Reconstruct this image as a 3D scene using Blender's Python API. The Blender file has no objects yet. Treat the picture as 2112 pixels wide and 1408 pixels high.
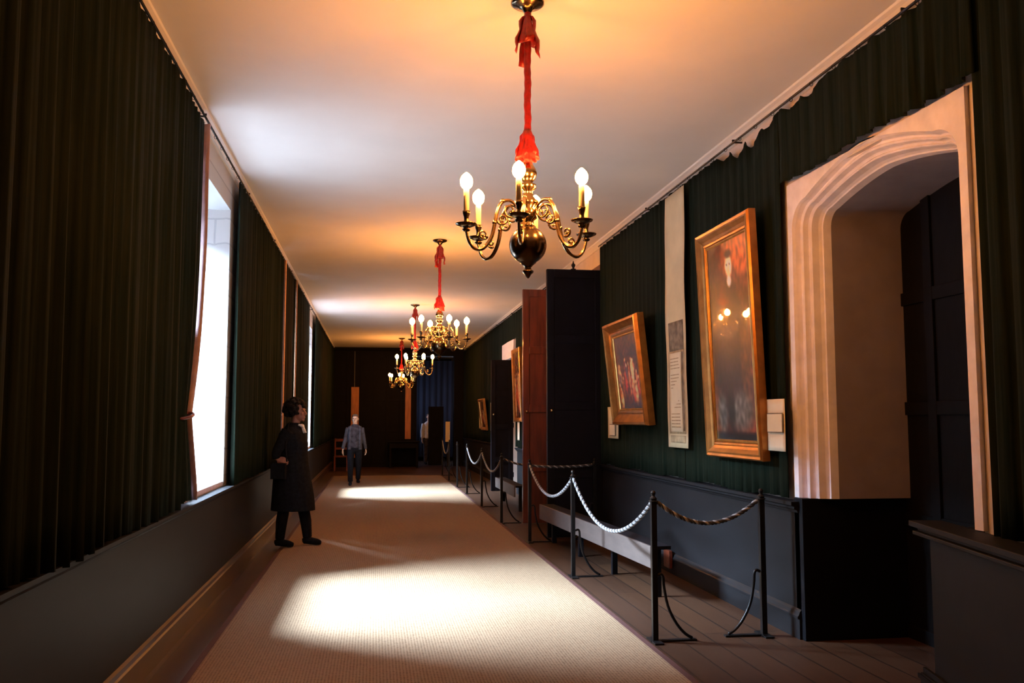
import bpy, bmesh, math, random
from math import sin, cos, pi, radians as R, sqrt, atan2
from mathutils import Vector, Matrix, noise
random.seed(7)
S = bpy.context.scene
COL = S.collection

# ------------------------------------------------------------------ camera
FPX = 1850.0
PITCH = math.atan(162 / FPX)
YAW = math.atan(285 / FPX * cos(PITCH))
cam_d = bpy.data.cameras.new('camera')
cam_d.sensor_width = 36.0
cam_d.lens = FPX / 2112 * 36
cam_d.clip_start = 0.05
cam_d.clip_end = 200
cam = bpy.data.objects.new('camera', cam_d)
COL.objects.link(cam)
cam.location = (0, 0, 1.5)
cam.rotation_euler = (R(90) + PITCH, 0, -YAW)
S.camera = cam

# ------------------------------------------------------------------ world, exposure
w = bpy.data.worlds.new('world'); S.world = w; w.use_nodes = True
w.node_tree.nodes['Background'].inputs[0].default_value = (0.62, 0.78, 1.0, 1)
w.node_tree.nodes['Background'].inputs[1].default_value = 1.2
S.view_settings.view_transform = 'Standard'
S.view_settings.look = 'None'
S.view_settings.exposure = 0.0
S.view_settings.gamma = 1.0
S.view_settings.use_curve_mapping = False

def area(name, loc, aim, sx, sy, power, color, spread=180):
    l = bpy.data.lights.new(name, 'AREA'); l.shape = 'RECTANGLE'; l.size = sx; l.size_y = sy
    l.energy = power; l.color = color; l.spread = R(spread)
    o = bpy.data.objects.new(name, l); COL.objects.link(o); o.location = loc
    d = Vector(aim) - Vector(loc)
    o.rotation_euler = d.to_track_quat('-Z', 'Y').to_euler()
    return o

DAY = (0.66, 0.82, 1.0)
# daylight outside the two uncovered windows: the sky from above, and the light thrown back up by the court below
for i, (yc, k) in enumerate(((7.78, 1.0), (19.0, 1.15))):
    area('sky_daylight', (-4.9, yc + .15, 5.35), (0.2, yc + .1, 0.4), 3.0, 1.8, 15500 * k, DAY, 160)
    area('court_daylight', (-3.7, yc, -0.3), (-0.5, yc + .25, 3.4), 2.6, 1.8, 115 * k, DAY, 130)
# daylight of a window in the room beyond the far opening
area('far_room_daylight', (-0.2, 31.6, 2.6), (2.3, 32.5, 1.3), 1.2, 1.6, 26, (0.55, 0.68, 1.0), 140)

BULB = 400.0       # radiance of one candle bulb
WARM = (1.0, 0.36, 0.075)

# ------------------------------------------------------------------ materials
def nodes(name):
    m = bpy.data.materials.new(name); m.use_nodes = True
    return m, m.node_tree, m.node_tree.nodes['Principled BSDF']

def mat(name, col, rough=.6, metal=0, var=.12, scale=18, bump=0, coat=0, stretch=(1, 1, 1), col2=None, sheen=0, spec=.5):
    m, nt, b = nodes(name)
    tc = nt.nodes.new('ShaderNodeTexCoord'); mp = nt.nodes.new('ShaderNodeMapping')
    mp.inputs['Scale'].default_value = stretch
    nt.links.new(tc.outputs['Object'], mp.inputs[0])
    n = nt.nodes.new('ShaderNodeTexNoise'); n.inputs['Scale'].default_value = scale; n.inputs['Detail'].default_value = 4
    nt.links.new(mp.outputs[0], n.inputs['Vector'])
    r = nt.nodes.new('ShaderNodeValToRGB')
    c2 = col2 or tuple(min(1, c * (1 + var)) for c in col)
    c1 = col if col2 else tuple(c * (1 - var) for c in col)
    r.color_ramp.elements[0].position = .35; r.color_ramp.elements[1].position = .65
    r.color_ramp.elements[0].color = (*c1, 1); r.color_ramp.elements[1].color = (*c2, 1)
    nt.links.new(n.outputs[0], r.inputs[0]); nt.links.new(r.outputs[0], b.inputs['Base Color'])
    b.inputs['Roughness'].default_value = rough; b.inputs['Metallic'].default_value = metal
    b.inputs['Coat Weight'].default_value = coat; b.inputs['Coat Roughness'].default_value = .03
    b.inputs['Specular IOR Level'].default_value = spec
    if bump:
        bp = nt.nodes.new('ShaderNodeBump'); bp.inputs['Strength'].default_value = bump; bp.inputs['Distance'].default_value = .01
        nt.links.new(n.outputs[0], bp.inputs['Height']); nt.links.new(bp.outputs[0], b.inputs['Normal'])
    return m

M = {}
M['plaster'] = mat('ceiling_plaster', (.78, .75, .70), .8, var=.03, scale=1.3, bump=.25, spec=.2)
M['stone'] = mat('limewashed_stone', (.84, .80, .86), .75, var=.07, scale=9, bump=.3, spec=.2)
M['reveal_shade'] = mat('shaded_reveal_plaster', (.29, .25, .265), .9, var=.08, scale=5, bump=.2, spec=.1)  # darker copy of the pale doorway finish, its shade put into the colour
M['wallplaster'] = mat('wall_plaster', (.66, .58, .52), .85, var=.06, scale=4, bump=.2, spec=.2)
M['curtain'] = mat('green_curtain_cloth', (.005, .010, .006), .85, scale=7, stretch=(1, 9, .25), col2=(.012, .016, .010), spec=.05)
M['curtain_b'] = mat('brown_green_curtain_cloth', (.008, .009, .006), .85, scale=7, stretch=(1, 9, .25), col2=(.016, .014, .009), spec=.15)
M['lining'] = mat('curtain_lining', (.48, .34, .36), .8, scale=12, spec=.2)
M['lit_edge'] = mat('tan_lit_edge', (.55, .30, .17), .7, scale=30)
M['leafpaint'] = mat('black_leaf_paint', (.004, .003, .005), .6, spec=.15, scale=5, var=.2)
M['dado'] = mat('dark_grey_dado_paint', (.0075, .0075, .009), .55, spec=.16, scale=5, var=.2, stretch=(1, .3, 1))
M['dado_dark'] = mat('near_black_panel_paint', (.003, .003, .005), .6, spec=.15, scale=5, var=.2)
M['door'] = mat('dark_door_wood', (.003, .0025, .003), .65, spec=.12, scale=6, var=.3, stretch=(1, 6, 1))
M['brown_wood'] = mat('red_brown_polished_wood', (.085, .017, .007), .40, scale=5, var=.35, stretch=(4, 4, .5), coat=.3)
M['oak'] = mat('orange_oak', (.42, .15, .035), .5, scale=6, var=.2, stretch=(4, 4, .5))
M['skirt_wood'] = mat('brown_skirting_wood', (.050, .022, .013), .35, scale=5, var=.3, stretch=(1, .4, 1))
M['iron'] = mat('black_iron', (.012, .012, .013), .38, .6, scale=30, bump=.1)
M['rope'] = mat('pale_silver_rope', (.29, .30, .32), .5, scale=60, var=.15)
M['rope_dark'] = mat('dark_rope_strand', (.03, .03, .035), .6, scale=60)
M['brass'] = mat('polished_brass', (.50, .34, .18), .20, 1, scale=20, var=.1)
M['brass_old'] = mat('tarnished_brass', (.16, .11, .06), .22, 1, scale=20, var=.2)
M['red'] = mat('red_silk', (.26, .004, .007), .5, scale=40, var=.25, sheen=.3)
M['candle'] = mat('ivory_candle_tube', (.90, .80, .60), .5, scale=20, var=.04)
M['gold'] = mat('gilt_frame', (.42, .17, .035), .34, .7, scale=9, var=.2, bump=.08)
M['gold_pale'] = mat('pale_gilt', (.65, .36, .10), .3, .8, scale=12, var=.2, bump=.1)
M['paper'] = mat('cream_paper', (.66, .56, .36), .8, scale=3, var=.08)
M['paper_w'] = mat('white_paper', (.80, .74, .58), .8, scale=3, var=.06)
M['ink'] = mat('grey_print', (.17, .13, .09), .8, scale=14, var=.4)
M['ink_l'] = mat('pale_print', (.42, .33, .20), .8, scale=14, var=.2)
M['skin'] = mat('skin', (.30, .13, .085), .5, scale=20, var=.05)
M['skin_pale'] = mat('pale_skin', (.70, .50, .38), .5, scale=20, var=.05)
M['black_cloth'] = mat('black_wool', (.008, .009, .012), .9, scale=30, var=.3, spec=.1)
M['charcoal'] = mat('charcoal_cloth', (.045, .042, .05), .85, scale=14, var=.5, spec=.1)
M['denim'] = mat('blue_grey_jacket', (.065, .067, .08), .85, scale=14, var=.3, spec=.1)
M['white_cloth'] = mat('white_cotton', (.72, .75, .82), .85, scale=20)
M['hair'] = mat('black_hair', (.008, .006, .006), .7, scale=90, var=.6, bump=1, spec=.15)
M['hair_br'] = mat('brown_hair', (.10, .06, .035), .6, scale=60, var=.4, bump=.6)
M['pale_board'] = mat('pale_board_paint', (.085, .062, .055), .6, scale=4, var=.12, stretch=(1, .4, 4))
M['eye'] = mat('eye_dark', (.02, .015, .01), .2)
M['blue_wall'] = mat('blue_grey_hanging', (.016, .020, .038), .85, scale=5, stretch=(6, 1, .2), var=.4)
M['red_wood'] = mat('red_stained_wood', (.16, .03, .015), .45, scale=8, var=.3)

def bulb_mat():
    m, nt, b = nodes('lit_candle_bulb')
    b.inputs['Base Color'].default_value = (1, .8, .6, 1)
    b.inputs['Emission Color'].default_value = (*WARM, 1)
    b.inputs['Emission Strength'].default_value = BULB
    return m
M['bulb'] = bulb_mat()

def glass_mat():
    m = bpy.data.materials.new('leaded_glass'); m.use_nodes = True; nt = m.node_tree
    for n in list(nt.nodes): nt.nodes.remove(n)
    o = nt.nodes.new('ShaderNodeOutputMaterial'); mx = nt.nodes.new('ShaderNodeMixShader')
    t = nt.nodes.new('ShaderNodeBsdfTransparent'); g = nt.nodes.new('ShaderNodeBsdfGlossy')
    t.inputs[0].default_value = (.95, .98, 1, 1); g.inputs['Roughness'].default_value = .05
    mx.inputs[0].default_value = .06
    nt.links.new(t.outputs[0], mx.inputs[1]); nt.links.new(g.outputs[0], mx.inputs[2]); nt.links.new(mx.outputs[0], o.inputs[0])
    return m
M['glass'] = glass_mat()

def brick_mat():
    m, nt, b = nodes('limewashed_masonry')
    tc = nt.nodes.new('ShaderNodeTexCoord'); mp = nt.nodes.new('ShaderNodeMapping')
    mp.inputs['Rotation'].default_value = (R(90), 0, 0)
    nt.links.new(tc.outputs['Object'], mp.inputs[0])
    br = nt.nodes.new('ShaderNodeTexBrick'); br.inputs['Scale'].default_value = 1
    br.inputs['Brick Width'].default_value = .42; br.inputs['Row Height'].default_value = .24; br.inputs['Mortar Size'].default_value = .008
    br.inputs['Color1'].default_value = (.50, .50, .49, 1); br.inputs['Color2'].default_value = (.44, .44, .43, 1); br.inputs['Mortar'].default_value = (.35, .35, .35, 1)
    n = nt.nodes.new('ShaderNodeTexNoise'); n.inputs['Scale'].default_value = 6
    mx = nt.nodes.new('ShaderNodeVectorMath'); mx.operation = 'MULTIPLY_ADD'; mx.inputs[1].default_value = (.05, .05, .05)
    nt.links.new(n.outputs['Color'], mx.inputs[0]); nt.links.new(mp.outputs[0], mx.inputs[2]); nt.links.new(mx.outputs[0], br.inputs['Vector'])
    nt.links.new(br.outputs[0], b.inputs['Base Color']); b.inputs['Roughness'].default_value = .85
    bp = nt.nodes.new('ShaderNodeBump'); bp.inputs['Strength'].default_value = .5; bp.inputs['Distance'].default_value = .01
    nt.links.new(br.outputs['Fac'], bp.inputs['Height']); bp.invert = True; nt.links.new(bp.outputs[0], b.inputs['Normal'])
    return m
M['masonry'] = brick_mat()

def plank_mat():
    m, nt, b = nodes('old_oak_boards')
    tc = nt.nodes.new('ShaderNodeTexCoord')
    sp = nt.nodes.new('ShaderNodeMapping'); sp.inputs['Rotation'].default_value = (0, 0, R(90))
    nt.links.new(tc.outputs['Object'], sp.inputs[0])
    br = nt.nodes.new('ShaderNodeTexBrick'); br.inputs['Scale'].default_value = 1
    br.inputs['Brick Width'].default_value = 3.1; br.inputs['Row Height'].default_value = .21; br.inputs['Mortar Size'].default_value = .006
    br.inputs['Color1'].default_value = (.058, .026, .012, 1); br.inputs['Color2'].default_value = (.036, .016, .008, 1); br.inputs['Mortar'].default_value = (.012, .007, .005, 1)
    nt.links.new(sp.outputs[0], br.inputs['Vector'])
    n = nt.nodes.new('ShaderNodeTexNoise'); n.inputs['Scale'].default_value = 3; n.inputs['Detail'].default_value = 6
    m2 = nt.nodes.new('ShaderNodeMapping'); m2.inputs['Scale'].default_value = (9, .7, 1)
    nt.links.new(tc.outputs['Object'], m2.inputs[0]); nt.links.new(m2.outputs[0], n.inputs['Vector'])
    mx = nt.nodes.new('ShaderNodeMixRGB'); mx.blend_type = 'MULTIPLY'; mx.inputs[0].default_value = .7
    r = nt.nodes.new('ShaderNodeValToRGB'); r.color_ramp.elements[0].color = (.45, .4, .38, 1); r.color_ramp.elements[1].color = (1.3, 1.2, 1.15, 1)
    nt.links.new(n.outputs[0], r.inputs[0]); nt.links.new(br.outputs[0], mx.inputs[1]); nt.links.new(r.outputs[0], mx.inputs[2])
    nt.links.new(mx.outputs[0], b.inputs['Base Color']); b.inputs['Roughness'].default_value = .42
    bp = nt.nodes.new('ShaderNodeBump'); bp.inputs['Strength'].default_value = .3; bp.inputs['Distance'].default_value = .004; bp.invert = True
    nt.links.new(br.outputs['Fac'], bp.inputs['Height']); nt.links.new(bp.outputs[0], b.inputs['Normal'])
    return m
M['planks'] = plank_mat()

def carpet_mat():
    m, nt, b = nodes('ribbed_beige_matting')
    tc = nt.nodes.new('ShaderNodeTexCoord')
    wv = nt.nodes.new('ShaderNodeTexWave'); wv.bands_direction = 'X'; wv.inputs['Scale'].default_value = 16; wv.inputs['Distortion'].default_value = .6; wv.inputs['Detail'].default_value = 1
    wy = nt.nodes.new('ShaderNodeTexWave'); wy.bands_direction = 'Y'; wy.inputs['Scale'].default_value = 9; wy.inputs['Distortion'].default_value = 1.5
    n = nt.nodes.new('ShaderNodeTexNoise'); n.inputs['Scale'].default_value = 55; n.inputs['Detail'].default_value = 5
    for t in (wv, wy, n): nt.links.new(tc.outputs['Object'], t.inputs['Vector'])
    a = nt.nodes.new('ShaderNodeMath'); a.operation = 'MULTIPLY_ADD'; a.inputs[1].default_value = .45
    c = nt.nodes.new('ShaderNodeMath'); c.operation = 'MULTIPLY_ADD'; c.inputs[1].default_value = .25
    nt.links.new(wv.outputs['Fac'], a.inputs[0]); nt.links.new(n.outputs[0], a.inputs[2])
    nt.links.new(wy.outputs['Fac'], c.inputs[0]); nt.links.new(a.outputs[0], c.inputs[2])
    r = nt.nodes.new('ShaderNodeValToRGB'); r.color_ramp.elements[0].position = .3; r.color_ramp.elements[1].position = 1.1 if False else 1.0
    r.color_ramp.elements[0].color = (.098, .060, .035, 1); r.color_ramp.elements[1].color = (.25, .172, .108, 1)
    nt.links.new(c.outputs[0], r.inputs[0]); nt.links.new(r.outputs[0], b.inputs['Base Color'])
    b.inputs['Roughness'].default_value = .9; b.inputs['Specular IOR Level'].default_value = .1
    bp = nt.nodes.new('ShaderNodeBump'); bp.inputs['Strength'].default_value = .4; bp.inputs['Distance'].default_value = .004
    nt.links.new(c.outputs[0], bp.inputs['Height']); nt.links.new(bp.outputs[0], b.inputs['Normal'])
    return m
M['carpet'] = carpet_mat()

def paint_mat():
    m, nt, b = nodes('glazed_painting')
    a = nt.nodes.new('ShaderNodeVertexColor'); a.layer_name = 'pigment'
    n = nt.nodes.new('ShaderNodeTexNoise'); n.inputs['Scale'].default_value = 30
    mx = nt.nodes.new('ShaderNodeMixRGB'); mx.blend_type = 'OVERLAY'; mx.inputs[0].default_value = .25
    nt.links.new(a.outputs[0], mx.inputs[1]); nt.links.new(n.outputs[0], mx.inputs[2]); nt.links.new(mx.outputs[0], b.inputs['Base Color'])
    b.inputs['Roughness'].default_value = .4; b.inputs['Coat Weight'].default_value = 1; b.inputs['Coat Roughness'].default_value = .02
    return m
M['painting'] = paint_mat()

# ------------------------------------------------------------------ mesh helpers
def finish(name, bm, m, parent=None, smooth=False, bevel=0, recalc=True):
    if recalc: bmesh.ops.recalc_face_normals(bm, faces=bm.faces)
    me = bpy.data.meshes.new(name); bm.to_mesh(me); bm.free()
    for mm in (m if isinstance(m, (list, tuple)) else [m]): me.materials.append(M[mm] if isinstance(mm, str) else mm)
    if smooth:
        for p in me.polygons: p.use_smooth = True
    o = bpy.data.objects.new(name, me); COL.objects.link(o)
    if parent: o.parent = parent
    if bevel:
        b = o.modifiers.new('bevel', 'BEVEL'); b.width = bevel; b.segments = 2; b.limit_method = 'ANGLE'
    return o

def box(bm, x0, x1, y0, y1, z0, z1, mi=0):
    v = [bm.verts.new((x, y, z)) for z in (z0, z1) for y in (y0, y1) for x in (x0, x1)]
    for f in ((0, 2, 3, 1), (4, 5, 7, 6), (0, 1, 5, 4), (2, 6, 7, 3), (0, 4, 6, 2), (1, 3, 7, 5)):
        bm.faces.new([v[i] for i in f]).material_index = mi

def boxm(name, dims, m, parent=None, bevel=0):
    bm = bmesh.new()
    for d in (dims if isinstance(dims[0], (tuple, list)) else [dims]): box(bm, *d)
    return finish(name, bm, m, parent, bevel=bevel)

def frames(pts):
    T = []
    for i in range(len(pts)):
        a = pts[max(0, i - 1)]; b = pts[min(len(pts) - 1, i + 1)]
        t = (b - a); T.append(t.normalized() if t.length > 1e-9 else Vector((0, 0, 1)))
    u = T[0].orthogonal().normalized(); U = []
    for t in T:
        u = (u - t * u.dot(t))
        u = u.normalized() if u.length > 1e-6 else t.orthogonal().normalized()
        U.append(u)
    return T, U

def tube(bm, pts, rad, n=10, caps=True, flat=None):
    pts = [Vector(p) for p in pts]
    T, U = frames(pts); rings = []
    for i, p in enumerate(pts):
        r = rad[i] if isinstance(rad, (list, tuple)) else rad
        t, u = T[i], U[i]; v = t.cross(u)
        rings.append([bm.verts.new(p + u * cos(2 * pi * k / n) * r + v * sin(2 * pi * k / n) * r) for k in range(n)])
    for a, b in zip(rings, rings[1:]):
        for k in range(n): bm.faces.new((a[k], a[(k + 1) % n], b[(k + 1) % n], b[k]))
    if caps: bm.faces.new(rings[0][::-1]); bm.faces.new(rings[-1])

def lathe(bm, prof, n=24, c=(0, 0, 0)):
    rings = []
    for r, z in prof:
        rings.append([bm.verts.new((c[0] + r * cos(2 * pi * k / n), c[1] + r * sin(2 * pi * k / n), c[2] + z)) for k in range(n)])
    for a, b in zip(rings, rings[1:]):
        for k in range(n): bm.faces.new((a[k], a[(k + 1) % n], b[(k + 1) % n], b[k]))
    bm.faces.new(rings[0][::-1]); bm.faces.new(rings[-1])

def loft(bm, secs, n=18):
    """secs: (cx, cy, cz, rx, ry) horizontal ellipses."""
    rings = [[bm.verts.new((cx + rx * cos(2 * pi * k / n), cy + ry * sin(2 * pi * k / n), cz)) for k in range(n)] for cx, cy, cz, rx, ry in secs]
    for a, b in zip(rings, rings[1:]):
        for k in range(n): bm.faces.new((a[k], a[(k + 1) % n], b[(k + 1) % n], b[k]))
    bm.faces.new(rings[0][::-1]); bm.faces.new(rings[-1])

def ball(bm, c, r, n=14):
    rx, ry, rz = r if isinstance(r, (tuple, list)) else (r, r, r)
    k = 8
    loft(bm, [(c[0], c[1], c[2] - rz * cos(pi * (i + .3) / (k + .6)), rx * sin(pi * (i + .3) / (k + .6)), ry * sin(pi * (i + .3) / (k + .6))) for i in range(k + 1)], n)

def sm(keys, t):
    """smooth curve through the key points (Catmull-Rom), t in 0..1"""
    n = len(keys) - 1; x = t * n; i = min(int(x), n - 1); f = x - i
    p = [Vector(keys[max(0, min(n, j))]) for j in (i - 1, i, i + 1, i + 2)]
    return .5 * ((2 * p[1]) + (p[2] - p[0]) * f + (2 * p[0] - 5 * p[1] + 4 * p[2] - p[3]) * f * f + (3 * p[1] - p[0] - 3 * p[2] + p[3]) * f ** 3)

def curve(keys, n=24): return [sm(keys, i / (n - 1)) for i in range(n)]

def struct(o): o['kind'] = 'structure'; return o
def tag(o, label, cat, group=None):
    o['label'] = label; o['category'] = cat
    if group: o['group'] = group
    return o
def thing(name, label, cat, loc=(0, 0, 0), rotz=0, group=None):
    o = bpy.data.objects.new(name, None); COL.objects.link(o); o.empty_display_size = .1
    o.location = loc; o.rotation_euler = (0, 0, rotz)
    return tag(o, label, cat, group)
def dup(root, loc, rotz, label):
    def rec(o, par):
        c = o.copy(); COL.objects.link(c); c.parent = par
        for ch in [x for x in list(bpy.data.objects) if x.parent == o and x != c]: rec(ch, c)
        return c
    r = rec(root, None); r.location = loc; r.rotation_euler = (0, 0, rotz); r['label'] = label
    return r

# ------------------------------------------------------------------ the room
XL, XR, ZC, YB, YE = -1.36, 2.97, 3.86, -3.0, 29.5
struct(boxm('floor', (-2.4, 4.1, YB - .2, 35.2, -.12, 0), 'planks'))
struct(boxm('ceiling', (-2.4, 4.1, YB - .2, 35.2, ZC, ZC + .12), 'plaster'))
# left wall with three window openings
WIN = [(6.83, 8.62), (12.75, 14.55), (18.05, 19.93)]
WZ0, WZ1 = .90, 3.47
d = []; y = YB - .2
for a, b in WIN:
    d.append((XL - .85, XL, y, a, 0, ZC)); d.append((XL - .85, XL, a, b, 0, WZ0)); d.append((XL - .85, XL, a, b, WZ1, ZC)); y = b
d.append((XL - .85, XL, y, 35.2, 0, ZC))
struct(boxm('wall_left', d, 'masonry'))
# right wall with doorway openings (y0, y1, z1)
DOORS = [(4.06, 6.0, 3.17), (11.42, 12.97, 3.46), (18.42, 20.13, 2.80)]
d = []; y = YB - .2
for a, b, z in DOORS:
    d.append((XR, XR + .8, y, a, 0, ZC)); d.append((XR, XR + .8, a, b, z, ZC)); y = b
d.append((XR, XR + .8, y, 35.2, 0, ZC))
struct(boxm('wall_right', d, 'wallplaster'))
struct(boxm('wall_right_backing', (XR + .8, XR + .95, YB - .2, 35.2, 0, ZC), 'door'))  # dark colour stands in for the unlit room behind the open doorways
struct(boxm('wall_back', (XL - .85, XR + .8, YB - .2, YB, 0, ZC), 'wallplaster'))
# far wall, with an opening at its right side
struct(boxm('wall_far', [(XL, 1.38, YE, YE + .35, 0, ZC), (1.38, 2.6, YE, YE + .35, 3.62, ZC), (2.6, XR, YE, YE + .35, 0, ZC)], 'door'))
struct(boxm('wall_far_room', (XL, XR, 34.9, 35.2, 0, ZC), 'dado'))

def window(i, a, b):
    fr = bmesh.new(); X0 = XL - .74
    box(fr, X0 - .05, X0 + .05, a, a + .09, WZ0, WZ1); box(fr, X0 - .05, X0 + .05, b - .09, b, WZ0, WZ1)
    box(fr, X0 - .05, X0 + .05, a + .09, b - .09, WZ0, WZ0 + .1); box(fr, X0 - .05, X0 + .05, a + .09, b - .09, WZ1 - .09, WZ1)
    for k in (1, 2):
        yy = a + (b - a) * k / 3; box(fr, X0 - .045, X0 + .045, yy - .045, yy + .045, WZ0 + .1, WZ1 - .09)
    zt = 2.35; y0 = a + .09
    for k in range(3):
        ya = a + (b - a) * k / 3 + (.09 if k == 0 else .045); yb = a + (b - a) * (k + 1) / 3 - (.09 if k == 2 else .045)
        box(fr, X0 - .04, X0 + .04, ya, yb, zt - .04, zt + .04)
    o = struct(finish('window_%d' % i, fr, 'stone'))
    boxm('pane', (X0 - .004, X0 + .004, a + .09, b - .09, WZ0 + .1, WZ1 - .09), 'glass', o)
    ld = bmesh.new()
    for k in range(1, 13): box(ld, X0 + .005, X0 + .013, a + .09, b - .09, WZ0 + .1 + k * .185 - .004, WZ0 + .1 + k * .185 + .004)
    for k in range(1, 13):
        yy = a + (b - a) * k / 13; box(ld, X0 + .005, X0 + .013, yy - .004, yy + .004, WZ0 + .1, WZ1 - .09)
    finish('lead_grid', ld, 'iron', o)
    s = bmesh.new(); box(s, X0 + .05, XL - .001, a + .002, b - .002, WZ0 + .0005, WZ0 + .045)
    finish('window_sill', s, 'stone', o, bevel=.006)
for i, (a, b) in enumerate(WIN): window(i + 1, a, b)

# cornices, dados, skirtings
def prism(name, prof, y0, y1, m, skips=()):
    """profile (x, z) run along the gallery"""
    bm = bmesh.new(); segs = []; y = y0
    for a, b in skips: segs.append((y, a)); y = b
    segs.append((y, y1))
    for a, b in segs:
        A = [bm.verts.new((x, a, z)) for x, z in prof]; B = [bm.verts.new((x, b, z)) for x, z in prof]; n = len(prof)
        for k in range(n): bm.faces.new((A[k], A[(k + 1) % n], B[(k + 1) % n], B[k]))
        bm.faces.new(A[::-1]); bm.faces.new(B)
    return struct(finish(name, bm, m))
cor = [(0, 3.79), (.02, 3.79), (.025, 3.805), (.05, 3.835), (.075, 3.845), (.08, 3.8599), (0, 3.8599)]
prism('trim_1', [(XL + x, z) for x, z in cor], YB, YE, 'plaster')
prism('trim_2', [(XR - x, z) for x, z in cor], YB, YE, 'plaster')
prism('trim_3', [(XL, .02), (XL + .045, .02), (XL + .045, .845), (XL, .845)], YB, YE, 'dado')
prism('trim_4', [(XL, .845), (XL + .055, .845), (XL + .06, .855), (XL + .075, .865), (XL + .075, .875), (XL + .095, .88), (XL + .095, .897), (XL, .898)], YB, YE, 'dado')
sk = [(0, 0), (.062, 0), (.062, .135), (.075, .14), (.075, .155), (.066, .165), (.058, .185), (.046, .20), (0, .20)]
prism('baseboard_left', [(XL + x, z) for x, z in sk], YB, YE, 'skirt_wood')
gaps = [(4.35, 5.93), (11.36, 13.03), (18.36, 20.2)]
prism('trim_5', [(XR, .02), (XR - .045, .02), (XR - .045, .86), (XR, .86)], YB, YE, 'dado', [(3.9, 5.93)] + gaps[1:])
prism('trim_6', [(XR, .86), (XR - .055, .86), (XR - .06, .875), (XR - .08, .885), (XR - .08, .90), (XR - .1, .91), (XR - .1, .935), (XR, .935)], YB, YE, 'dado', [(3.9, 5.93)] + gaps[1:])
prism('baseboard_right', [(XR - x, z) for x, z in sk], YB, YE, 'dado', [(3.9, 5.93)] + gaps[1:])

# splayed run of panelling nearest the camera on the right
def splay():
    ax, ay, bx, by = 2.925, 4.44, 2.42, 2.30
    dx, dy = bx - ax, by - ay; L = sqrt(dx * dx + dy * dy)
    o = struct(boxm('trim_7', [(0, L, 0, .07, 0, .88)], 'dado'))
    o.location = (ax, ay, 0); o.rotation_euler = (0, 0, atan2(dy, dx))
    c = boxm('panel_cap', [(-.10, L, -.055, .12, .885, .905), (-.08, L, -.035, .10, .905, .925), (-.14, L, -.06, .12, .925, .955)], 'dado', o, bevel=.004)
    b = boxm('panel_skirting', [(-.13, L, -.03, -.0005, 0, .15), (-.14, L, -.042, -.0305, .12, .145), (-.12, L, -.02, -.0005, .15, .18)], 'dado', o, bevel=.003)
splay()

# ------------------------------------------------------------------ arched stone doorway (near right)
YC = 5.03
def arch(o, z0=.96, shoulder=12):
    W = .79 + o; r = .12 + o * .6; zs = 2.85; zt = 3.065 + o
    P = [(-W, z0), (-W, 1.6), (-W, 2.3), (-W, zs)]
    e = [(-W + r * (1 - cos(pi / 2 * k / shoulder)), zs + r * .95 * sin(pi / 2 * k / shoulder)) for k in range(1, shoulder + 1)]
    P += e
    y1, z1 = e[-1]
    for k in range(1, 9):
        t = k / 8; P.append((y1 * (1 - t), z1 + (zt - z1) * (1 - (1 - t) ** 1.6)))
    return P + [(-y, z) for y, z in P[-2::-1]]
def doorway_arch():
    bm = bmesh.new()
    prof = [(.15, 2.945), (.14, 2.945), (.128, 2.965), (.118, 2.998), (.105, 3.005), (.092, 2.992), (.082, 3.000), (.072, 3.035), (.060, 3.050), (.048, 3.038), (.040, 3.045), (.030, 3.090), (.018, 3.110), (.008, 3.115), (.0, 3.17), (.0, 3.3), (0, 3.5), (0, 3.735)]
    rows = []
    for o, x in prof: rows.append([bm.verts.new((x, YC + yy, z)) for yy, z in arch(o)])
    for a, b in zip(rows, rows[1:]):
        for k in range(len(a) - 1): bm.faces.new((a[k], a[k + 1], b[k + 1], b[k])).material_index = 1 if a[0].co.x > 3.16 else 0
    # flat face around the arch, squared off at the top, with its returns to the wall
    n = len(rows[0]); out = []
    for yy, z in arch(.15):
        if z <= 2.851: q = (-.995 if yy < 0 else .995, z)
        else: q = (max(-.995, min(.995, yy * 1.09)), 3.195)
        out.append(q)
    F = [bm.verts.new((2.945, YC + q[0], q[1])) for q in out]; G = [bm.verts.new((2.9695, YC + q[0], q[1])) for q in out]
    ca = [None, None]
    for k in range(n - 1):
        bm.faces.new((rows[0][k], rows[0][k + 1], F[k + 1], F[k])); 
        if abs(out[k][1] - out[k + 1][1]) < .3 and out[k][1] > 3 or out[k + 1][1] < 2.86 and out[k][1] < 2.86: bm.faces.new((F[k], F[k + 1], G[k + 1], G[k]))
    for s in (0, 1):   # squared corners
        k = 3 if s == 0 else n - 4; k2 = 4 if s == 0 else n - 5; sy = -1 if s == 0 else 1
        c = bm.verts.new((2.945, YC + sy * .995, 3.195)); c2 = bm.verts.new((2.9695, YC + sy * .995, 3.195))
        bm.faces.new((F[k], c, F[k2])); bm.faces.new((F[k], c, c2, G[k])); bm.faces.new((c, F[k2], G[k2], c2))
    o = struct(finish('door_1', bm, ['stone', 'reveal_shade'], smooth=False))
    return o
d1 = doorway_arch()
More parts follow.
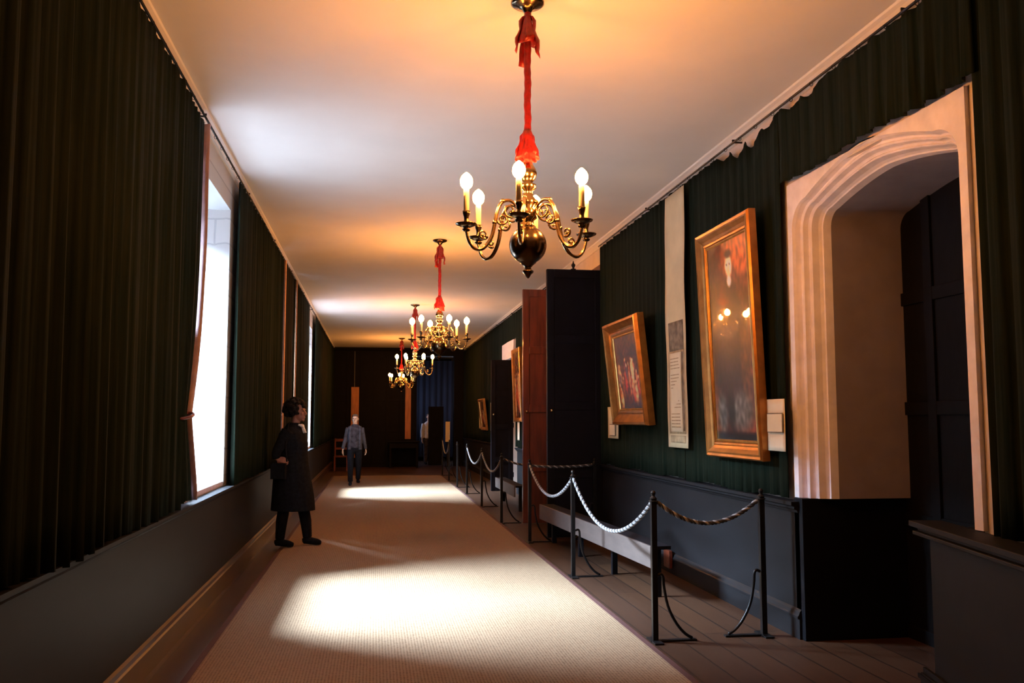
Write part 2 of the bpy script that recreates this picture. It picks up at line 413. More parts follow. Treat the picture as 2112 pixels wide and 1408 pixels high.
# filling above the recess, dark dado linings inside the doorway
struct(boxm('trim_8', [(2.925, 3.86 - .13, 5.88, 5.9995, 0, .96)], 'dado_dark', bevel=.004))
struct(boxm('trim_9', [(2.9705, 3.73, 4.0605, 4.2, 0, .96)], 'dado_dark'))
def panelled(name, x, y0, y1, z0, z1, m, parent, cols=2, rows=4, dep=.02):
    """door leaf in the plane x = const facing -x, with raised stiles and rails"""
    bm = bmesh.new(); box(bm, x, x + .03, y0, y1, z0, z1)
    w_ = (y1 - y0); st = .09
    for k in range(cols + 1):
        yy = y0 + (w_ - st) * k / cols; box(bm, x - dep, x - .0002, yy, yy + st, z0, z1)
    for r_ in range(rows + 1):
        zz = z0 + (z1 - z0 - st) * r_ / rows
        for k in range(cols):
            ya = y0 + (w_ - st) * k / cols + st; yb = y0 + (w_ - st) * (k + 1) / cols
            box(bm, x - dep * .9, x - .0002, ya + .0002, yb - .0002, zz, zz + st)
    return finish(name, bm, m, parent, bevel=.003)
panelled('door_panel', 3.70, YC - .95, YC - .003, .0, 3.16, 'door', d1)
panelled('door_panel', 3.70, YC + .003, YC + .95, .0, 3.16, 'door', d1)

# ------------------------------------------------------------------ doorways 2 and 3: open leaves standing out into the gallery
for i, (a, b, zt, m) in enumerate(((11.42, 12.97, 3.46, 'brown_wood'), (18.42, 20.13, 2.80, 'dado_dark'))):
    bm = bmesh.new()
    box(bm, XR - .03, XR - .0005, a - .10, a, 0, zt + .1); box(bm, XR - .03, XR - .0005, b, b + .10, 0, zt + .1)
    box(bm, XR - .03, XR - .0005, a, b, zt, zt + .1)
    struct(finish('door_%d' % (i + 2), bm, m if i == 0 else 'dado_dark', bevel=.004))
bm = bmesh.new(); A_ = [(18.42, 2.82), (18.42, 3.18), (18.9, 3.185), (19.27, 3.19), (19.65, 3.185), (20.13, 3.18), (20.13, 2.82)]
va = [bm.verts.new((2.86, y, z)) for y, z in A_]; vb = [bm.verts.new((2.969, y, z)) for y, z in A_]
bm.faces.new(va)
for k in range(7): bm.faces.new((va[k], va[(k + 1) % 7], vb[(k + 1) % 7], vb[k]))
struct(finish('trim_10', bm, 'stone'))

def leaf(name, label, y, x0, z1, m, m2):
    """tall panelled leaf standing square out from the wall; moulded on both faces"""
    t = thing(name, label, 'door', (x0, y, 0))
    W = XR - .035 - x0
    boxm('door_core', (0.002, W - .002, -.018, .018, .014, z1 - .002), m, t)
    bm = bmesh.new(); st = .095
    for f, g in ((-.034, -.0182), (.0182, .034)):
        for xx in (0, W - st): box(bm, xx, xx + st, f, g, .012, z1)
        for zz in (.012, z1 * .22, z1 * .47, z1 * .72, z1 - .11): box(bm, st + .0003, W - st - .0003, f, g, zz, zz + .11)
    finish('door_frame', bm, m2, t, bevel=.005)
    for zz in (.35, z1 * .5, z1 - .35):
        hb = bmesh.new(); tube(hb, [(W + .004, -.03, zz - .05), (W + .004, -.03, zz + .05)], .009, 8)
        finish('hinge', hb, 'iron', t)
    kb = bmesh.new(); tube(kb, [(.05, -.0342, 1.62), (.05, -.06, 1.62)], .010, 10); ball(kb, (.05, -.075, 1.62), .022)
    finish('knob', kb, 'brass', t, smooth=True)
    return t
leaf('door_leaf', 'nearly black tall door leaf standing open behind the rope barrier', 11.38, 2.20, 3.46, 'leafpaint', 'leafpaint')
leaf('door_leaf', 'red-brown polished tall door leaf open just behind the black leaf', 13.02, 2.155, 3.43, 'brown_wood', 'brown_wood')
leaf('door_leaf', 'shorter black door leaf open far down the right wall', 18.97, 2.46, 2.78, 'leafpaint', 'leafpaint')
# small finial on top of the dark leaf
bm = bmesh.new(); lathe(bm, [(.035, 0), (.035, .012), (.012, .02), (.022, .045), (.03, .065), (.012, .085), (.004, .12)], 14)
o = finish('finial', bm, 'iron', smooth=True); o.location = (2.56, 11.38, 3.461); tag(o, 'small dark finial standing on top of the nearly black door leaf', 'finial')

# ------------------------------------------------------------------ curtains
def curtain(name, label, side, y0, y1, zb, zt, m, group='green curtains along the walls', fold=.16, amp=.026, seed=0, droop=.010, off=.075, sway=None, dip=None):
    """pleated cloth hung along a side wall; side +1 = right wall"""
    rnd = random.Random(seed); ph = [rnd.uniform(0, 6.28) for _ in range(6)]
    n = max(20, int((y1 - y0) / .022)); nz = 14
    xw = XR if side > 0 else XL
    bm = bmesh.new(); rows = []
    for i in range(n + 1):
        y = y0 + (y1 - y0) * i / n; col_ = []
        for j in range(nz + 1):
            t = j / nz
            wob = .25 * sin(y * 3.1 + ph[3]) + .2 * sin(y * 1.3 + ph[4] + t)
            f = sin(2 * pi * y / fold + ph[0] + 2.2 * sin(y * 1.7 + ph[1]) + .5 * t) * .65 + .35 * sin(2 * pi * y / (fold * .43) + ph[2] + 1.5 * sin(y * 2.3))
            a = amp * (.55 + .55 * (1 - t)) * (1 + wob)
            hook = abs(sin(pi * (y - y0) / .30))
            top = zt - droop * hook ** 1.5
            if dip and dip[0] < y < dip[1]: top -= dip[2] * sin(pi * (y - dip[0]) / (dip[1] - dip[0])) * (.35 + .9 * hook)
            z = zb + (top - zb) * t + (.012 * sin(y * 5 + ph[5]) if j == 0 else 0)
            yy = y + (sway(i / n, t, z) if sway else 0)
            col_.append(bm.verts.new((xw - side * (off + f * a), yy, z)))
        rows.append(col_)
    for a, b in zip(rows, rows[1:]):
        for j in range(nz): bm.faces.new((a[j], a[j + 1], b[j + 1], b[j]))
    o = finish(name, bm, m, smooth=True, recalc=False)
    s = o.modifiers.new('thick', 'SOLIDIFY'); s.thickness = .006; s.offset = 0
    tag(o, label, 'curtain', group)
    return o

def rail(name, label, side, y0, y1, z, m='iron'):
    xw = XR if side > 0 else XL; x = xw - side * .075
    t = thing(name, label, 'curtain rail', (x, (y0 + y1) / 2, z))
    L = (y1 - y0) / 2
    bm = bmesh.new(); tube(bm, [(0, -L, 0), (0, L, 0)], .009, 8); finish('rod', bm, m, t, smooth=True)
    k = -L + .15
    while k < L:
        bm = bmesh.new(); box(bm, min(0, side * .0745), max(0, side * .0745), k - .006, k + .006, -.006, .006); box(bm, -.012, .012, k - .004, k + .004, .005, .022); k += 2.4
        finish('bracket', bm, m, t)
    bm = bmesh.new(); k = -L + .02
    while k < L - .02:
        c = [(.013 * cos(a), k, -.010 + .016 * sin(a)) for a in [2 * pi * q / 8 for q in range(9)]]; tube(bm, c, .0022, 5); k += .30
    o = finish('curtain_rings', bm, m, t); o['kind'] = 'stuff'
    return t

rail('curtain_rail', 'long thin black rail along the top of the left wall', -1, YB + .1, YE - .1, 3.775)
rail('curtain_rail', 'thin black rail along the top of the right wall, near half', 1, YB + .1, 11.35, 3.775)
rail('curtain_rail', 'thin black rail along the top of the right wall, far half', 1, 14.0, YE - .1, 3.775)

curtain('wall_curtain', 'dark green curtain hung nearest the viewer on the left wall', -1, YB + .1, 6.30, .90, 3.76, 'curtain', fold=.19, amp=.03, seed=1, off=.062 + .01)
curtain('wall_curtain', 'dark green curtain between the bright window and the woman on the left wall', -1, 8.66, 12.66, .905, 3.76, 'curtain', seed=2)
curtain('wall_curtain', 'brownish curtain drawn across the middle window between two tan strips for lit edges', -1, 12.78, 14.5, .905, 3.76, 'curtain_b', seed=3)
curtain('wall_curtain', 'dark green curtain just before the narrow bright slit of the far window', -1, 14.62, 18.02, .905, 3.76, 'curtain', seed=4)
curtain('wall_curtain', 'dark green curtain on the left wall beyond the far bright window', -1, 20.0, YE - .05, .905, 3.76, 'curtain', seed=5)
curtain('wall_curtain', 'dark green curtain at the right edge of the view beside the arched doorway', 1, 1.5, 3.90, .96, 3.76, 'curtain', seed=6, amp=.03, off=.07)
curtain('wall_curtain', 'short dark green curtain over the head of the arched doorway', 1, 3.88, 6.05, 3.20, 3.76, 'curtain', seed=7, dip=(5.3, 6.05, .05))
curtain('wall_curtain', 'dark green curtain behind the tall portrait on the right wall', 1, 6.06, 8.16, .945, 3.76, 'curtain', seed=8, amp=.02, dip=(6.06, 7.3, .10), off=.06)
curtain('wall_curtain', 'dark green curtain behind the small gilt picture and long scroll', 1, 8.17, 11.33, .945, 3.76, 'curtain', seed=9, amp=.018, off=.06)
curtain('wall_curtain', 'dark green curtain on the right wall between the brown leaf and the far black leaf', 1, 14.2, 18.32, .945, 3.76, 'curtain', seed=10, off=.06)
curtain('wall_curtain', 'dark green curtain on the right wall at the far end of the gallery', 1, 20.24, YE - .05, .945, 3.76, 'curtain', seed=11, off=.06)
curtain('wall_curtain', 'short dark green curtain over the head of the far arched doorway', 1, 18.32, 20.24, 3.21, 3.76, 'curtain', seed=12, off=.06)

# tied-back drape at the near side of the bright window
def sway(i, t, z):
    if z > 1.53: k = max(0, min(1, (3.0 - z) / 1.47)) ** 2.2
    else: k = 1 - .78 * min(1, (1.53 - z) / .55)
    return -.36 * k * i
wd = thing('window_drape', 'tied back drape with pale lit inner edge at the first bright window', 'curtain', (XL + .07, 6.6, .9))
o = curtain('cloth', '', -1, 6.31, 6.90, .925, 3.75, 'curtain', seed=15, fold=.13, amp=.020, sway=sway, off=.062)
for k in ('label', 'category', 'group'): del o[k]
o.parent = wd; o.matrix_parent_inverse = Matrix.Translation(wd.location).inverted()
bm = bmesh.new(); rows = []
for j in range(41):
    z = .925 + (3.74 - .925) * j / 40; y = 6.905 + sway(1, 0, z); w_ = .020 + .035 * (abs(z - 1.53) < .9) * .2 + .045 * max(0, (1.4 - z) / .5)
    xi = -.045 if y > 6.85 else .004
    rows.append([bm.verts.new((XL + q - wd.location.x, y + e + .006 * sin(z * 7) - 6.6, z - .9)) for q, e in ((.102, -.004), (.070, .014), (.036, .020), (.004, .024))])
for a, b in zip(rows, rows[1:]):
    for k in (0, 1, 2): bm.faces.new((a[k], a[k + 1], b[k + 1], b[k]))
o = finish('lining', bm, 'lining', wd, smooth=True, recalc=False); s = o.modifiers.new('thick', 'SOLIDIFY'); s.thickness = .008; s.offset = 1
bm = bmesh.new(); tube(bm, [(.012 + .050 * cos(a), -.18 + .13 * sin(a), .63 + .02 * sin(a * 1)) for a in [2 * pi * k / 24 for k in range(25)]], .011, 8)
finish('tieback', bm, 'red_wood', wd, smooth=True)
# tan strips, warm light in their colour, for shutter edges at the sides of the closed middle window, bright lining at the far one
for (yy, w_, z0, m, lab) in ((12.71, .045, .95, 'lit_edge', 'tan strip for the lit shutter edge on the near side of the closed middle window'), (14.56, .05, .95, 'lit_edge', 'tan strip for the lit shutter edge on the far side of the closed middle window')):
    bm = bmesh.new(); n_ = 40; rr = []
    for j in range(n_ + 1):
        z = z0 + (3.72 - z0) * j / n_; q = .006 * sin(z * 3)
        rr.append([bm.verts.new((XL + .12, yy - w_ / 2 + q, z)), bm.verts.new((XL + .132, yy + q, z)), bm.verts.new((XL + .12, yy + w_ / 2 + q, z)), bm.verts.new((XL + .10, yy + q, z))])
    for a, b in zip(rr, rr[1:]):
        for k in range(4): bm.faces.new((a[k], a[(k + 1) % 4], b[(k + 1) % 4], b[k]))
    bm.faces.new(rr[0]); bm.faces.new(rr[-1])
    tag(finish('lit_edge_strip', bm, m), lab, 'lit_edge', 'lit edge strips of the closed window')

# ------------------------------------------------------------------ carpet
cp = thing('carpet_runner', 'long ribbed beige carpet runner with dark red edges down the gallery floor', 'carpet', (.39, 10, 0))
boxm('matting', (-1.42, 1.42, YB + .2 - 10, 24.6 - 10, .001, .012), 'carpet', cp)
M['red_edge'] = mat('dark_red_binding', (.05, .012, .009), .8, scale=40)
for s in (-1, 1): boxm('edge_binding', (s * 1.44 - .02, s * 1.44 + .02, YB + .2 - 10, 24.6 - 10, .001, .014), 'red_edge', cp)

# ------------------------------------------------------------------ chandeliers
def chandelier():
    """hangs down from z = 0 at the ceiling"""
    t = thing('brass_chandelier', 'nearest and largest brass chandelier, six lit candles, hanging on a red cord', 'chandelier', (0, 0, 0), 0, 'chandeliers down the gallery')
    bm = bmesh.new(); lathe(bm, [(.095, 0), (.095, -.012), (.082, -.022), (.05, -.032), (.03, -.045), (.022, -.06), (.012, -.07)], 28)
    finish('canopy', bm, 'brass_old', t, smooth=True)
    bm = bmesh.new(); pts = []; rad = []
    for k in range(60):
        z = -.065 - .77 * k / 59; pts.append((.0015 * sin(k * .5), .0015 * cos(k * .4), z)); rad.append(.0195 + .0012 * sin(k * 1.25))
    tube(bm, pts, rad, 12); finish('cord', bm, 'red', t, smooth=True)
    # gathered silk sleeve ends (upper tassel, lower bow)
    def gathered(z0, z1, r0, r1, tails, ln):
        bm = bmesh.new(); n = 28; rows = []
        for j in range(9):
            u = j / 8; rr = []
            for k in range(n):
                a = 2 * pi * k / n; f = 1 + .22 * sin(a * 7 + u * 2) * u + .1 * sin(a * 3)
                r = (r0 + (r1 - r0) * u ** .8) * f
                rr.append(bm.verts.new((r * cos(a) * 1.1, r * sin(a), z0 + (z1 - z0) * u + .012 * sin(a * 2) * u)))
            rows.append(rr)
        for a, b in zip(rows, rows[1:]):
            for k in range(n): bm.faces.new((a[k], a[(k + 1) % n], b[(k + 1) % n], b[k]))
        bm.faces.new(rows[0]); bm.faces.new(rows[-1])
        for ang, l, wd_ in tails:
            ca, sa = cos(ang), sin(ang)
            P_ = [Vector((ca * (.02 + .045 * u ** .7), sa * (.02 + .045 * u ** .7), z0 - .01 - l * u)) for u in [q / 8 for q in range(9)]]
            rows = []
            for q, p in enumerate(P_):
                w_ = (.012 + wd_ * (q / 8) ** .7); dv = Vector((-sa, ca, 0)); wav = .008 * sin(q * 1.5)
                rows.append([bm.verts.new(p - dv * w_ + Vector((ca, sa, 0)) * wav), bm.verts.new(p + Vector((ca, sa, 0)) * (.012 + wav)), bm.verts.new(p + dv * w_ + Vector((ca, sa, 0)) * wav), bm.verts.new(p - Vector((ca, sa, 0)) * .004)])
            for a, b in zip(rows, rows[1:]):
                for k in range(4): bm.faces.new((a[k], a[(k + 1) % 4], b[(k + 1) % 4], b[k]))
            bm.faces.new(rows[0]); bm.faces.new(rows[-1])
        return bm
    finish('tassel', gathered(-.075, -.235, .016, .050, [(1.4, .235, .035), (3.6, .27, .022), (4.9, .20, .03)], 0), 'red', t, smooth=True)
    finish('bow', gathered(-.745, -.90, .022, .060, [(0.2, .19, .03), (2.6, .15, .025), (4.4, .16, .03)], 0), 'red', t, smooth=True)
    # turned stem, ball and pendant
    P = [(.010, -.86), (.030, -.875), (.034, -.885), (.030, -.90), (.014, -.915), (.022, -.94), (.034, -.965), (.040, -.99), (.034, -1.02), (.018, -1.045), (.036, -1.055), (.044, -1.062), (.036, -1.075), (.020, -1.09), (.024, -1.12), (.036, -1.14), (.038, -1.165), (.026, -1.19), (.040, -1.205), (.046, -1.22), (.040, -1.245), (.022, -1.262), (.026, -1.28), (.045, -1.295)]
    bm = bmesh.new(); lathe(bm, [(r * 1.3 if .012 < r < .044 else r, z) for r, z in P], 24); finish('stem', bm, 'brass', t, smooth=True)
    bm = bmesh.new(); lathe(bm, [(.045, -1.292)] + [(.104 * sin(a), -1.395 + .106 * cos(a)) for a in [pi * (k + 2.8) / 20 for k in range(15)]] + [(.045, -1.492), (.030, -1.508), (.018, -1.52), (.020, -1.532), (.032, -1.54), (.030, -1.550), (.018, -1.560), (.010, -1.575), (.003, -1.582)], 32)
    finish('globe', bm, 'brass_old', t, smooth=True)
    arm0 = None
    for k in range(6):
        a = 2 * pi * k / 6; ca, sa = cos(a), sin(a)
        def pt(r, z): return Vector((r * ca, r * sa, z))
        bm = bmesh.new()
        K = [(.035, -1.235), (.065, -1.185), (.105, -1.155), (.150, -1.165), (.180, -1.215), (.195, -1.285), (.215, -1.365), (.255, -1.425), (.300, -1.440), (.338, -1.41), (.356, -1.36), (.360, -1.335)]
        c = curve([pt(*q) for q in K], 44); tube(bm, c, [.0075 + .0035 * sin(pi * i / 43) for i in range(44)], 9)
        # scrolls: inner curl, little leaf, outer curl
        for (r0, z0, R0, s0, turns, dr) in ((.106, -1.212, .050, pi * .6, 1.35, 1), (.152, -1.262, .036, pi * .1, -1.3, 1), (.262, -1.355, .026, pi * 1.3, 1.2, 1)):
            q = []
            for i in range(26):
                u = i / 25; ang = s0 + turns * 2 * pi * u; rr = R0 * (1 - .72 * u); q.append(pt(r0 + rr * cos(ang), z0 + rr * sin(ang)))
            tube(bm, q, [.0075 - .003 * i / 25 for i in range(26)], 7)
            ball(bm, q[-1], .0085, 8)
        ball(bm, pt(.150, -1.160), .013, 8); ball(bm, pt(.197, -1.285), .014, 8); ball(bm, pt(.06, -1.16), .012, 8)
        arm = finish('arm', bm, 'brass', t, smooth=True)
        cx, cy = .36 * ca, .36 * sa
        bm = bmesh.new(); lathe(bm, [(.010, -1.348), (.020, -1.342), (.022, -1.335), (.012, -1.328), (.030, -1.322), (.056, -1.310), (.059, -1.304), (.054, -1.303), (.024, -1.312), (.012, -1.312)], 24, (cx, cy, 0)); finish('drip_pan', bm, 'brass_old', arm, smooth=True)
        bm = bmesh.new(); lathe(bm, [(.012, -1.312), (.019, -1.30), (.012, -1.288), (.013, -1.27), (.019, -1.25), (.021, -1.235), (.016, -1.234)], 18, (cx, cy, 0)); finish('candle_cup', bm, 'brass_old', arm, smooth=True)
        bm = bmesh.new(); lathe(bm, [(.0155, -1.246), (.0155, -1.118), (.013, -1.112), (.006, -1.110)], 16, (cx, cy, 0)); finish('candle', bm, 'candle', arm, smooth=True)
        bm = bmesh.new(); lathe(bm, [(.010, -1.112), (.022, -1.107), (.031, -1.094), (.035, -1.076), (.033, -1.058), (.025, -1.042), (.014, -1.030), (.003, -1.022)], 16, (cx, cy, 0)); finish('bulb', bm, 'bulb', arm, smooth=True)  # bulb widened beyond life size to take in its glare
    return t
ch = chandelier(); ch.location = (.83, 4.83, ZC - .0005)
# orientation of the first arm, as hung
ch.rotation_euler = (0, 0, R(-90 - 17))
dup(ch, (.83, 11.66, ZC - .0005), R(-90 + 16), 'second brass chandelier from the viewer, hanging in front of the dark door leaves')
dup(ch, (.81, 18.37, ZC - .0005), R(-90 + 27), 'third brass chandelier from the viewer, half seen below the second one')
dup(ch, (.77, 26.0, ZC - .0005), R(-90 - 10), 'smallest and farthest brass chandelier near the end wall')

# ------------------------------------------------------------------ rope barriers
def stanchion(label, x, y, dirx, diry=0, group='rope barrier posts'):
    t = thing('rope_stanchion', label, 'stanchion', (x, y, 0), atan2(diry, dirx), group)
    bm = bmesh.new(); box(bm, -.019, .019, -.019, .019, .012, .955); lathe(bm, [(.024, .955), (.026, .965), (.018, .972), (.010, .98), (.016, .992), (.018, 1.002), (.012, 1.014), (.003, 1.018)], 12)
    finish('post', bm, 'iron', t, bevel=.002)
    bm = bmesh.new(); box(bm, -.035, .29, -.022, .022, 0, .013); box(bm, -.032, .032, -.10, .10, 0, .012); finish('base_bar', bm, 'iron', t, bevel=.002)
    bm = bmesh.new(); tube(bm, curve([(.022, 0, .44), (.045, 0, .45), (.062, 0, .43), (.068, 0, .36), (.095, 0, .23), (.15, 0, .12), (.21, 0, .05), (.262, 0, .018)], 26), .0105, 8)
    finish('brace', bm, 'iron', t, smooth=True)
    bm = bmesh.new(); tube(bm, [(.028 * cos(a), .028 * sin(a), .945) for a in [2 * pi * k / 16 for k in range(17)]], .0045, 6); finish('hook_ring', bm, 'iron', t, smooth=True)
    return t
def rope(label, a, b, sag, n=90, r=.0135, z=.935, dark=1):
    a = Vector((*a, z)); b = Vector((*b, z)); dr = (b - a).normalized(); a = a + dr * .03; b = b - dr * .03
    c = [a.lerp(b, i / n) + Vector((0, 0, -sag * (1 - (2 * i / n - 1) ** 2))) for i in range(n + 1)]
    L = sum((c[i + 1] - c[i]).length for i in range(n)); turns = L / .085
    T, U = frames(c)
    t = thing('barrier_rope', label, 'rope', c[n // 2], 0, 'ropes of the barriers')
    base = c[n // 2]
    for s in range(3):
        bm = bmesh.new(); q = []
        for i, p in enumerate(c):
            an = 2 * pi * turns * i / n + s * 2 * pi / 3; v = T[i].cross(U[i])
            q.append(p + (U[i] * cos(an) + v * sin(an)) * r * .62 - base)
        tube(bm, q, r * .62, 7)
        finish('strand', bm, 'rope_dark' if s < dark else 'rope', t, smooth=True)
    return t
P1, P2, P3, PR, PB = (1.91, 6.03), (1.91, 8.57), (1.92, 11.07), (2.72, 6.09), (2.78, 11.2)
stanchion('nearest black rope stanchion, at the front corner of the barrier', *P1, 1)
stanchion('black rope stanchion against the right dado beside the arched doorway', *PR, -1)
stanchion('black rope stanchion in the middle of the nearest rope barrier', *P2, 1)
stanchion('black rope stanchion at the edge of the carpet before the dark door leaf', *P3, 1)
stanchion('black rope stanchion close against the dark open door leaf', *PB, -1)
rope('sagging rope across the near end of the barrier to the right wall', P1, PR, .15, dark=2)
rope('deepest sagging silver rope, from the nearest stanchion to the next', P1, P2, .33, 220)
rope('second sagging silver rope along the carpet', P2, P3, .26, 200)
rope('almost straight rope running to the dark door leaf', P3, PB, .02, dark=2)
Q = [(1.86, 13.13), (1.87, 15.65), (1.90, 18.45), (1.86, 20.2), (1.85, 22.3), (1.86, 24.6)]
LQ = ['black rope stanchion level with the red-brown door leaf', 'black rope stanchion past the red-brown door leaf', 'black rope stanchion level with the far black door leaf', 'black rope stanchion just past the far black door leaf', 'black rope stanchion second from the far end', 'black rope stanchion farthest down the gallery']
for q, l in zip(Q, LQ): stanchion(l, *q, 1)
stanchion('small black rope stanchion near the wall beyond the red-brown leaf', 2.72, 13.35, -1)
rope('faint rope from carpet edge toward the wall behind the brown leaf', Q[0], (2.72, 13.35), .10, dark=2)
rope('rope sagging beside the carpet past the red-brown door leaf', Q[0], Q[1], .25, 200)
rope('rope sagging beside the carpet toward the far black leaf', Q[1], Q[2], .25, 200)
rope('bright sagging rope near the far end of the gallery', Q[4], Q[5], .30, 180, dark=0)

# pale low boards behind the ropes
def bench(label, a, b, z0, z1):
    a = Vector((*a, 0)); b = Vector((*b, 0)); L = (b - a).length
    t = thing('low_bench', label, 'bench', a, atan2(b.y - a.y, b.x - a.x))
    boxm('apron_board', (0, L, 0, .025, z0, z1), 'pale_board', t, bevel=.003)
    boxm('seat', (0, L, -.16, -.0005, z1 - .03, z1 - .002), 'dado_dark', t)
    k = .15
    while k < L:
        boxm('leg', (k, k + .05, -.13, -.08, 0, z1 - .031), 'dado_dark', t); k += (L - .4) / 3 if L > 3 else L - .4
bench('long low bench with a pale front board behind the nearest ropes', (2.32, 7.35), (2.09, 11.2), .27, .45)
bench('short low bench with a pale front board behind the far ropes', (2.30, 14.6), (2.30, 16.9), .25, .43)
o = boxm('socket_box', (XR - .11, XR - .076, 8.55, 8.72, .06, .23), 'brown_wood', bevel=.004); tag(o, 'small brown box on the skirting behind the nearest stanchion', 'box')

# ------------------------------------------------------------------ pictures
def frame_mesh(W, H, prof):
    """mitred frame in local (y = along wall, z = up), front faces -x; prof: (inset, depth) from outer back edge"""
    bm = bmesh.new(); rows = []
    for i, dd in prof:
        rows.append([bm.verts.new((-dd, yy, zz)) for yy, zz in ((i, i), (W - i, i), (W - i, H - i), (i, H - i))])
    for a, b in zip(rows, rows[1:]):
        for k in range(4): bm.faces.new((a[k], a[(k + 1) % 4], b[(k + 1) % 4], b[k]))
    a, b = rows[-1], rows[0]
    for k in range(4): bm.faces.new((a[k], a[(k + 1) % 4], b[(k + 1) % 4], b[k]))
    return bm
def canvas(W, H, x, paintf, ny=64, nz=110):
    bm = bmesh.new(); lay = bm.loops.layers.color.new('pigment'); V = {}
    for i in range(ny + 1):
        for j in range(nz + 1): V[i, j] = bm.verts.new((x, W * i / ny, H * j / nz))
    for i in range(ny):
        for j in range(nz):
            f = bm.faces.new((V[i, j], V[i, j + 1], V[i + 1, j + 1], V[i + 1, j]))
            for lp in f.loops:
                c = paintf(lp.vert.co.y / W, lp.vert.co.z / H); lp[lay] = (*c, 1)
    return bm
def mix(a, b, t): t = max(0, min(1, t)); return tuple(p + (q - p) * t for p, q in zip(a, b))
def ell(u, v, cu, cv, ru, rv, soft=.35):
    d_ = sqrt(((u - cu) / ru) ** 2 + ((v - cv) / rv) ** 2); return max(0, min(1, (1 + soft - d_) / (2 * soft)))
# u = 0 is the near (right-hand) side of the picture, u = 1 the far side
def portrait(u, v):
    n = noise.noise(Vector((u * 6, v * 10, 1))); n2 = noise.noise(Vector((u * 18, v * 26, 4)))
    c = mix((.26, .12, .06), (.14, .06, .035), .5 + n)
    c = mix(c, (.42, .20, .10), ell(u, v, .25, .9, .35, .12) * .7)
    c = mix(c, (.08, .035, .03), ell(u, v, .85, .72, .2, .35) * .8)
    c = mix(c, (.035, .02, .03), ell(u, v, .5, .55, .42, .26) * .95)
    c = mix(c, (.09, .075, .10), ell(u, v, .65, .45, .24, .18) * .6)
    c = mix(c, (.035, .03, .045), ell(u, v, .5, .3, .42, .26) * .8)
    c = mix(c, (.16, .09, .03), ell(u, v, .2, .38, .10, .22) * .7)
    c = mix(c, (.20, .21, .20), ell(u, v, .35, .15, .26, .09) * .8)
    c = mix(c, (.17, .19, .19), ell(u, v, .8, .14, .12, .10) * .8)
    c = mix(c, (.03, .04, .035), ell(u, v, .58, .16, .08, .09) * .9)
    c = mix(c, (.015, .012, .025), max(0, (.055 - v) / .02))
    c = mix(c, (.62, .45, .34), ell(u, v, .47, .865, .075, .055, .25))
    c = mix(c, (.10, .05, .04), ell(u, v, .47, .925, .08, .022, .3))
    c = mix(c, (.55, .5, .42), ell(u, v, .47, .79, .05, .028, .3) * .8)
    for eu in (.44, .51): c = mix(c, (.08, .04, .03), ell(u, v, eu, .872, .012, .006))
    return tuple(max(.004, min(1, 2.6 * q * (1 + .5 * n2))) for q in c)
def groupscene(u, v):
    n = noise.noise(Vector((u * 5, v * 6, 9))); n2 = noise.noise(Vector((u * 16, v * 20, 3)))
    c = mix((.17, .075, .03), (.09, .04, .02), .5 + n)
    c = mix(c, (.20, .10, .05), ell(u, v, .5, .35, .6, .25) * .8)
    rnd = random.Random(5)
    for k in range(26):
        cu, cv = rnd.uniform(.12, .92), rnd.uniform(.12, .6); w_ = rnd.uniform(.03, .06); h_ = rnd.uniform(.07, .14)
        cc = rnd.choice([(.55, .28, .18), (.40, .10, .06), (.60, .45, .30), (.12, .10, .14), (.30, .16, .06), (.5, .36, .2)])
        c = mix(c, cc, ell(u, v, cu, cv, w_, h_) * .75); c = mix(c, (.62, .38, .26), ell(u, v, cu, cv + h_ * 1.05, w_ * .55, .022, .4) * .8)
    return tuple(max(.004, min(1, 2.5 * q * (1 + .6 * n2))) for q in c)
def picture(name, label, y0, y1, z0, H, xbot, tilt, prof, paintf, mfr='gold', slip=True, cvs=True, group='gilt framed pictures on the right wall'):
    W = y1 - y0
    t = thing(name, label, 'picture', (xbot, y0, z0), 0, group); t.rotation_euler = (0, -tilt, 0)
    finish('frame', frame_mesh(W, H, prof), mfr, t)
    i, dd = prof[-1]
    if slip:
        s = frame_mesh(W - 2 * i + .004, H - 2 * i + .004, [(0, dd + .002), (0, dd + .010), (.012, dd + .014), (.020, dd + .004), (.020, dd + .002)])
        q = finish('inner_slip', s, 'gold_pale', t); q.location = (0, i - .002, i - .002)
    q = finish('canvas', canvas(W - 2 * i, H - 2 * i, 0, paintf), 'painting', t, recalc=False); q.location = (-dd - .001, i, i)
    boxm('backing', (-.004, 0, .01, W - .01, .01, H - .01), 'brown_wood', t)
    return t
PF = [(0, 0), (0, .055), (.012, .072), (.03, .066), (.045, .070), (.075, .045), (.095, .034), (.105, .038), (.118, .034), (.128, .018)]
picture('portrait_picture', 'tall gilt framed portrait of a standing person reflecting the chandelier', 6.24, 7.34, 1.20, 1.88, 2.868, R(2.2), PF, portrait)
PF2 = [(0, 0), (0, .070), (.015, .105), (.04, .110), (.055, .095), (.10, .060), (.12, .050), (.135, .060), (.15, .055), (.165, .025)]
picture('group_picture', 'smaller gilt framed brown group painting leaning forward, beside the dark door leaf', 8.97, 10.3, 1.45, 1.18, 2.878, R(5.8), PF2, groupscene)
PF3 = [(0, 0), (0, .05), (.02, .06), (.07, .04), (.08, .02)]
picture('far_picture', 'tall narrow-looking gilt frame seen edge-on beyond the brown door leaf', 17.22, 18.2, 1.47, 1.46, 2.88, R(2), PF3, groupscene, slip=False)
picture('far_picture', 'small gilt frame leaning forward far down the right wall', 22.75, 23.9, 1.24, .82, 2.88, R(6), PF3, groupscene, slip=False)

